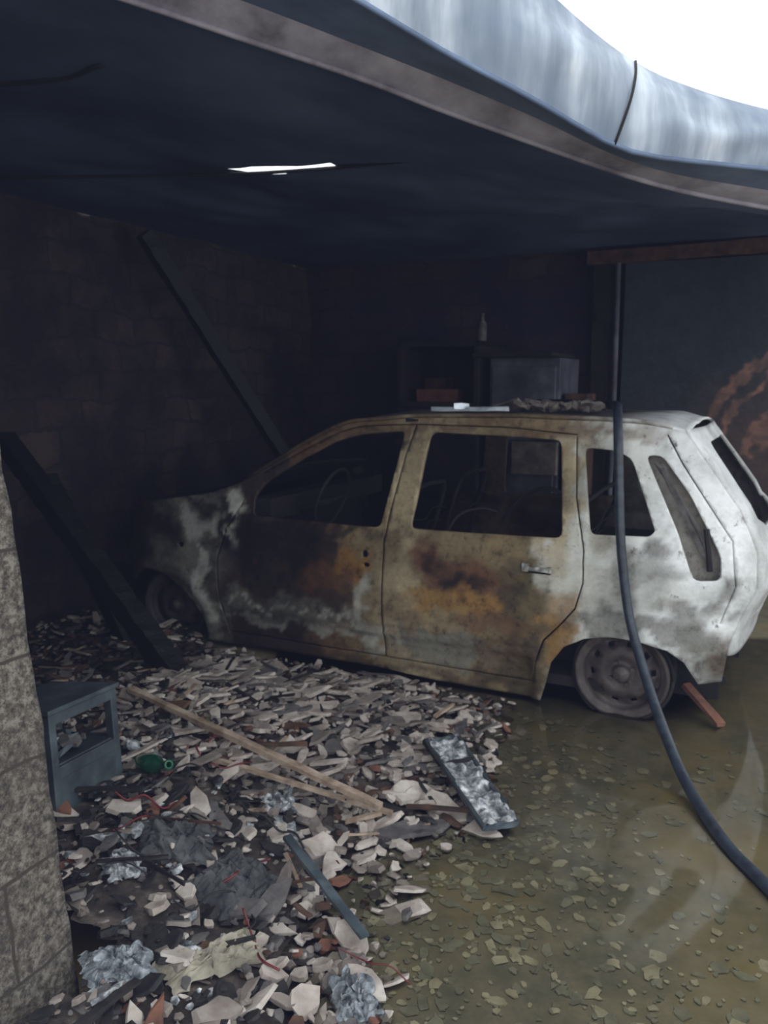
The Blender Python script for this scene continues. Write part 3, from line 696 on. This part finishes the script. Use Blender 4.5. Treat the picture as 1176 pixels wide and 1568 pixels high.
while cnt<8500:
    X=U(-2.9,.72);Y=U(1.25,5.0)
    if not okp(X,Y): continue
    d=interp(bx,Y)-X
    if d<-.03+.08*nz(X,Y,1,5): continue
    cnt+=1
    dark=clamp((-.15-X)/.4)*clamp((3.1-Y)/.5)
    far=clamp((-.85-X)/.4)*clamp((Y-3.1)/.4)
    r=R_()
    if dark>.5 and R_()<.30: mi=4
    elif r<.46-.30*dark: mi=0
    elif r<.68-.22*dark: mi=1
    elif r<.71-.2*dark: mi=2
    elif r<.83-.08*dark: mi=3
    elif r<.91: mi=4
    elif r<.91+.09*dark: mi=5
    else: mi=6
    if far>.4 and R_()<.75: mi=random.choice((4,4,6,3,4))
    s=.008+.026*R_()**2.4
    if R_()<.06: s*=1.9
    asp=1.0 if R_()<.7 else U(1.5,3.2)
    tl=.45 if s<.04 else .3
    mb.shard((X,Y,H(X,Y)+U(.0,.03)),s,s*U(.25,.7) if s<.03 else U(.008,.018),eul(U(-tl,tl),U(-tl,tl),U(0,6.28)),mi,None,asp)
# broken laths and boards
for k in range(230):
    X=U(-1.05,.35);Y=U(2.6,4.1)
    if not okp(X,Y) or interp(bx,Y)-X<.08 or w2g(X,Y)[1]>-.12: continue
    mb.shard((X,Y,H(X,Y)+U(.02,.05)),U(.014,.03),U(.008,.014),eul(U(-.3,.3),U(-.25,.25),random.gauss(.55,.45)),random.choice((0,0,1,1,3,0)),random.choice((4,5,6)),U(2.2,4.2))
def slab(X,Y,s,th,mi,asp=1.3,rz=0,tx=0,ty=0,dz=.03,n=6): mb.shard((X,Y,H(X,Y)+dz),s*.85,th,eul(tx,ty,rz),mi,random.choice((6,8,9)),asp)
SL=[
 (-.62,3.95,.085,0,1.9,.5,.25,.1),(-.78,3.75,.08,0,2.0,.9,.3,-.1),(-.55,3.62,.06,1,2.6,.4,.2,.2),(-.35,3.55,.06,0,2.4,.5,.1,-.2),(-.30,3.35,.055,0,2.5,.6,.2,0),(-.12,3.05,.07,0,1.2,.3,.3,.2),
 (-.42,3.3,.06,3,2.2,.7,.2,.1),(.10,2.70,.09,0,1.5,.2,.25,.1),(.22,2.62,.075,0,1.6,-.6,.2,.25),(.33,2.50,.06,0,1.4,-.5,.3,0),(-.20,2.35,.07,0,1.3,.5,.45,.1),(-.16,2.28,.055,0,1.1,.2,.35,.1),
 (-.60,2.42,.05,0,2.1,-.9,.2,.3),(-.80,2.30,.055,0,1.6,.1,.1,.1),(-.20,1.72,.06,0,1.0,.2,.45,.15),(-.08,1.95,.05,0,1.5,-.8,.3,.3),(-.05,1.80,.06,0,1.5,-.7,.1,.1),(-.28,1.80,.045,0,1.4,1.2,.4,.2),
 (-.98,3.5,.05,0,1.6,1.1,.4,.3),(-1.02,3.1,.05,1,1.4,.3,.4,.4),(-.9,2.9,.045,0,1.5,2.0,.5,.2),(.05,3.3,.05,1,1.8,.4,.2,.1),(.35,3.35,.045,0,1.3,.3,.3,.2),(.45,3.15,.04,0,1.3,.9,.3,.2),(-.45,2.75,.05,1,1.8,.2,.3,.3),
 (-.38,1.62,.05,1,1.5,.4,.3,.2),(-.5,1.75,.05,0,1.8,2.6,.3,.1),(-.30,1.52,.05,0,1.2,.4,.2,.2)]
for (X,Y,s,mi,asp,rz,tx,ty) in SL: slab(X,Y,s,.014,mi,asp,rz,tx,ty,.035)
o=mb.obj("shards",mats); o.parent=rub
bevel(o,.0015,1)
# submerged flat shards
mb=MB()
for k in range(3800):
    X=U(-.1,1.5);Y=U(1.2,3.6)
    if w2g(X,Y)[1]>-.1 or interp(bx,Y)-X>.1: continue
    if R_()< clamp((X-.30)/.8)*.9: continue
    s=.006+.020*R_()**2.5
    mb.shard((X,Y,.002+U(0,.002)),s,.003,eul(U(-.02,.02),U(-.02,.02),U(0,6.28)),random.choice((0,1,1)),None,U(1,1.8))
o=mb.obj("submerged_shards",[M['sub'],M['sub2']]); o.parent=rub
# sticks, battens, cables
mb=MB()
for k in range(170):
    X=U(-2.3,.45);Y=U(1.4,4.3)
    if not okp(X,Y) or interp(bx,Y)-X<.05: continue
    l=U(.05,.22);a=U(0,6.28);z=H(X,Y)+.03
    dx,dy=math.cos(a)*l/2,math.sin(a)*l/2
    if not (okp(X+dx*1.2,Y+dy*1.2) and okp(X-dx*1.2,Y-dy*1.2)): continue
    mb.beam((X-dx,Y-dy,z+U(-.01,.04)),(X+dx,Y+dy,z+U(-.01,.04)),U(.006,.02),U(.005,.012),random.choice((0,0,1,2,3)),.002,3)
o=mb.obj("sticks",[M['black'],M['wood'],M['ash'],M['brown']]); o.parent=rub
mb=MB()
for k in range(26):
    X=U(-1.1,-.1);Y=U(1.6,2.9)
    if not okp(X,Y): continue
    pts=[];a=U(0,6.28)
    for i in range(5):
        pts.append((X,Y,H(X,Y)+U(.03,.075))); a+=U(-.9,.9); X+=.05*math.cos(a);Y+=.05*math.sin(a)
    mb.tube(pts,U(.002,.004),5,5,0 if R_()<.4 else 1)
o=mb.obj("burnt_cables",[M['red'],M['black']],smooth=True); o.parent=rub

mb=MB(); mb.beam((-1.03,3.10,.285),(-.01,2.47,.125),.030,.018,0,.002,14); mb.obj("wooden_batten",[M['wood']])
mb=MB(); mb.beam((-.62,2.72,.17),(.03,2.52,.07),.018,.014,0,.002,10); mb.obj("wooden_batten",[M['wood']])
mb=MB(); mb.beam((-.30,2.28,.13),(-.05,1.92,.06),.028,.012,0,.002,8); mb.obj("steel_strip",[M['bluegrey']])
mb=MB(); mb.beam((-.9,2.75,.2),(-.3,2.95,.12),.014,.014,0,.003,10); mb.obj("steel_strip",[M['brown']])
# framed foil-faced panel lying on the rubble edge
mb=MB()
A,B,C,D=[Vector(p) for p in ((.17,3.00,.10),(.30,3.06,.09),(.45,2.50,.04),(.33,2.43,.06))]
def quadgrid(A,B,C,D,nu,nv,amp,mi,dz=0):
    vs=[];fs=[]
    for j in range(nv+1):
        for i in range(nu+1):
            p=A.lerp(B,i/nu).lerp(D.lerp(C,i/nu),j/nv); p=p+Vector((0,0,dz+amp*nz(p.x,p.y,0,24))); vs.append(p)
    for j in range(nv):
        for i in range(nu): fs.append((j*(nu+1)+i,(j+1)*(nu+1)+i,(j+1)*(nu+1)+i+1,j*(nu+1)+i+1))
    mb.add(vs,fs,mi)
quadgrid(A,B,C,D,10,34,.035,0,.006)
for a,b in ((A,B),(B,C),(C,D),(D,A)): mb.beam(a+Vector((0,0,.008)),b+Vector((0,0,.008)),.014,.014,1,.003,8)
mb.beam(A.lerp(D,.3)+Vector((0,0,.01)),B.lerp(C,.3)+Vector((0,0,.01)),.010,.012,2,.001,3)
mb.obj("framed_foil_panel",[M['white'],M['bluegrey'],M['black']])

# ---------------------------------------------------------------- tipped steel locker frame at left
e=bpy.data.objects.new("steel_locker",None); link(e); e.location=(-1.05,2.41,.12); e.rotation_euler=(math.radians(-6),math.radians(5),math.radians(72))
mb=MB(); w,dp,h=.32,.26,.40
for sx in (-1,1):
    for sy in (-1,1): mb.box((sx*(w/2-.014),sy*(dp/2-.014),h/2),(.03,.03,h))
mb.box((0,0,h-.006),(w+.02,dp+.02,.016)); mb.box((0,0,.03),(w,dp,.012))
for z in (h-.03,.20,.02): mb.box((0,-dp/2+.006,z),(w,.012,.04))
mb.box((w/2-.004,0,.12),(.006,dp,.22)); mb.box((w/2-.004,0,h-.04),(.006,dp,.06)); mb.box((-w/2+.004,0,h/2),(.006,dp,h)); mb.box((0,dp/2-.004,h/2),(w,.006,h),None,1)
mb.box((0,-dp/2+.006,.11),(w,.008,.16)); mb.box((0,0,.22),(w-.02,dp-.02,.01))
o=mb.obj("frame",[M['bluegrey'],M['soot']],parent=e); bevel(o,.004)
mb=MB()
for k in range(26): mb.shard((U(-.09,.09),U(-.1,.1),.24+U(0,.04)),U(.015,.04),.015,eul(U(-.5,.5),U(-.5,.5),U(0,6)),random.choice((0,1,2)))
mb.obj("contents",[M['ash'],M['bluegrey'],M['white']],parent=e)

# green bottle in rubble
mb=MB(); v,f=lathe([(0,0),(.03,0),(.034,.01),(.034,.12),(.028,.15),(.013,.18),(.012,.23),(.016,.235),(.016,.245),(.010,.245)],20)
rt=eul(1.2,.4,.6); c=Vector((-.86,2.62,.20)); mb.add([rt@Vector(p)+c for p in v],f); mb.obj("green_bottle",[M['green']],smooth=True)

# crumpled sheets of foil / cloth, part of the pile
def crumple(name,cx,cy,sx,sy,hh,mat,seed,rz=0):
    n=42
    def fn(s,t):
        u,v=(s-.5)*2,(t-.5)*2; r=1-.25*abs(nz(u,v,seed,1.2))
        x,y=u*sx*r,v*sy*r
        X=cx+x*math.cos(rz)-y*math.sin(rz);Y=cy+x*math.sin(rz)+y*math.cos(rz)
        k=1-max(abs(u),abs(v))**3
        rid=sum(abs(nz(u*f,v*f,seed+f,1.0))/f for f in (2.2,4.5,9))
        return (X+.02*nz(u*4,v*4,seed+3,1),Y+.02*nz(u*4,v*4,seed+6,1),H(X,Y)+.015+hh*(.25+1.6*rid)*k)
    o=grid(name,fn,n,n,mat,smooth=False); o.parent=rub
    return o
m_foil=two("crumpled_foil",rgb(60,66,70),rgb(150,156,162),scale=40,rough=.45,metal=.3,bumpd=0)
m_cl=two("charred_cloth",rgb(34,36,38),rgb(82,84,84),scale=10,bumpd=.003)
m_cl2=two("dirty_cloth",rgb(110,104,90),rgb(160,154,138),scale=10,bumpd=.003)
crumple("crumpled_foil",-.07,1.76,.06,.09,.07,m_foil,3,.2)
crumple("crumpled_foil",-.62,1.68,.085,.06,.06,m_foil,11,.5)
crumple("burnt_cloth",-.43,2.10,.10,.13,.08,m_cl,21,-.5)
crumple("burnt_cloth",-.62,2.2,.11,.08,.07,m_cl,25,.3)
crumple("dirty_cloth",-.42,1.80,.16,.05,.06,m_cl2,31,.9)
crumple("plastic_bag",-.36,2.55,.06,.04,.05,M['white'],41,.2)
crumple("plastic_bag",-.72,2.02,.05,.05,.05,M['white'],45,.7)
mb=MB(); mb.beam(g2w(.26,.24,.13),g2w(.43,.08,.03),.045,.02,0,.004,4); mb.obj("broken_tile",[M['terra']])

# ---------------------------------------------------------------- world + camera
w=bpy.data.worlds.new("overcast"); scene.world=w; w.use_nodes=True; nt=w.node_tree
bg=nt.nodes["Background"]; bg.inputs[0].default_value=(.92,.96,1.0,1); bg.inputs[1].default_value=1.85
cam=bpy.data.cameras.new("camera"); co=bpy.data.objects.new("camera",cam); COL.objects.link(co)
cam.sensor_fit='AUTO'; cam.sensor_width=36; cam.lens=36*1250/1600; cam.clip_start=.02
co.location=(0,0,1.51); co.rotation_euler=(math.radians(90-9.09),0,0)
scene.camera=co
cam.dof.use_dof=True; cam.dof.focus_distance=1.3; cam.dof.aperture_fstop=7.5
scene.view_settings.view_transform='Standard'
# slightly lifted, bluish blacks of the hazy phone exposure
vs_=scene.view_settings; vs_.use_curve_mapping=True
cmx=vs_.curve_mapping
for ch,l in ((0,.006),(1,.007),(2,.013)):
    cmx.curves[ch].points[0].location=(0,l)
cmx.update()
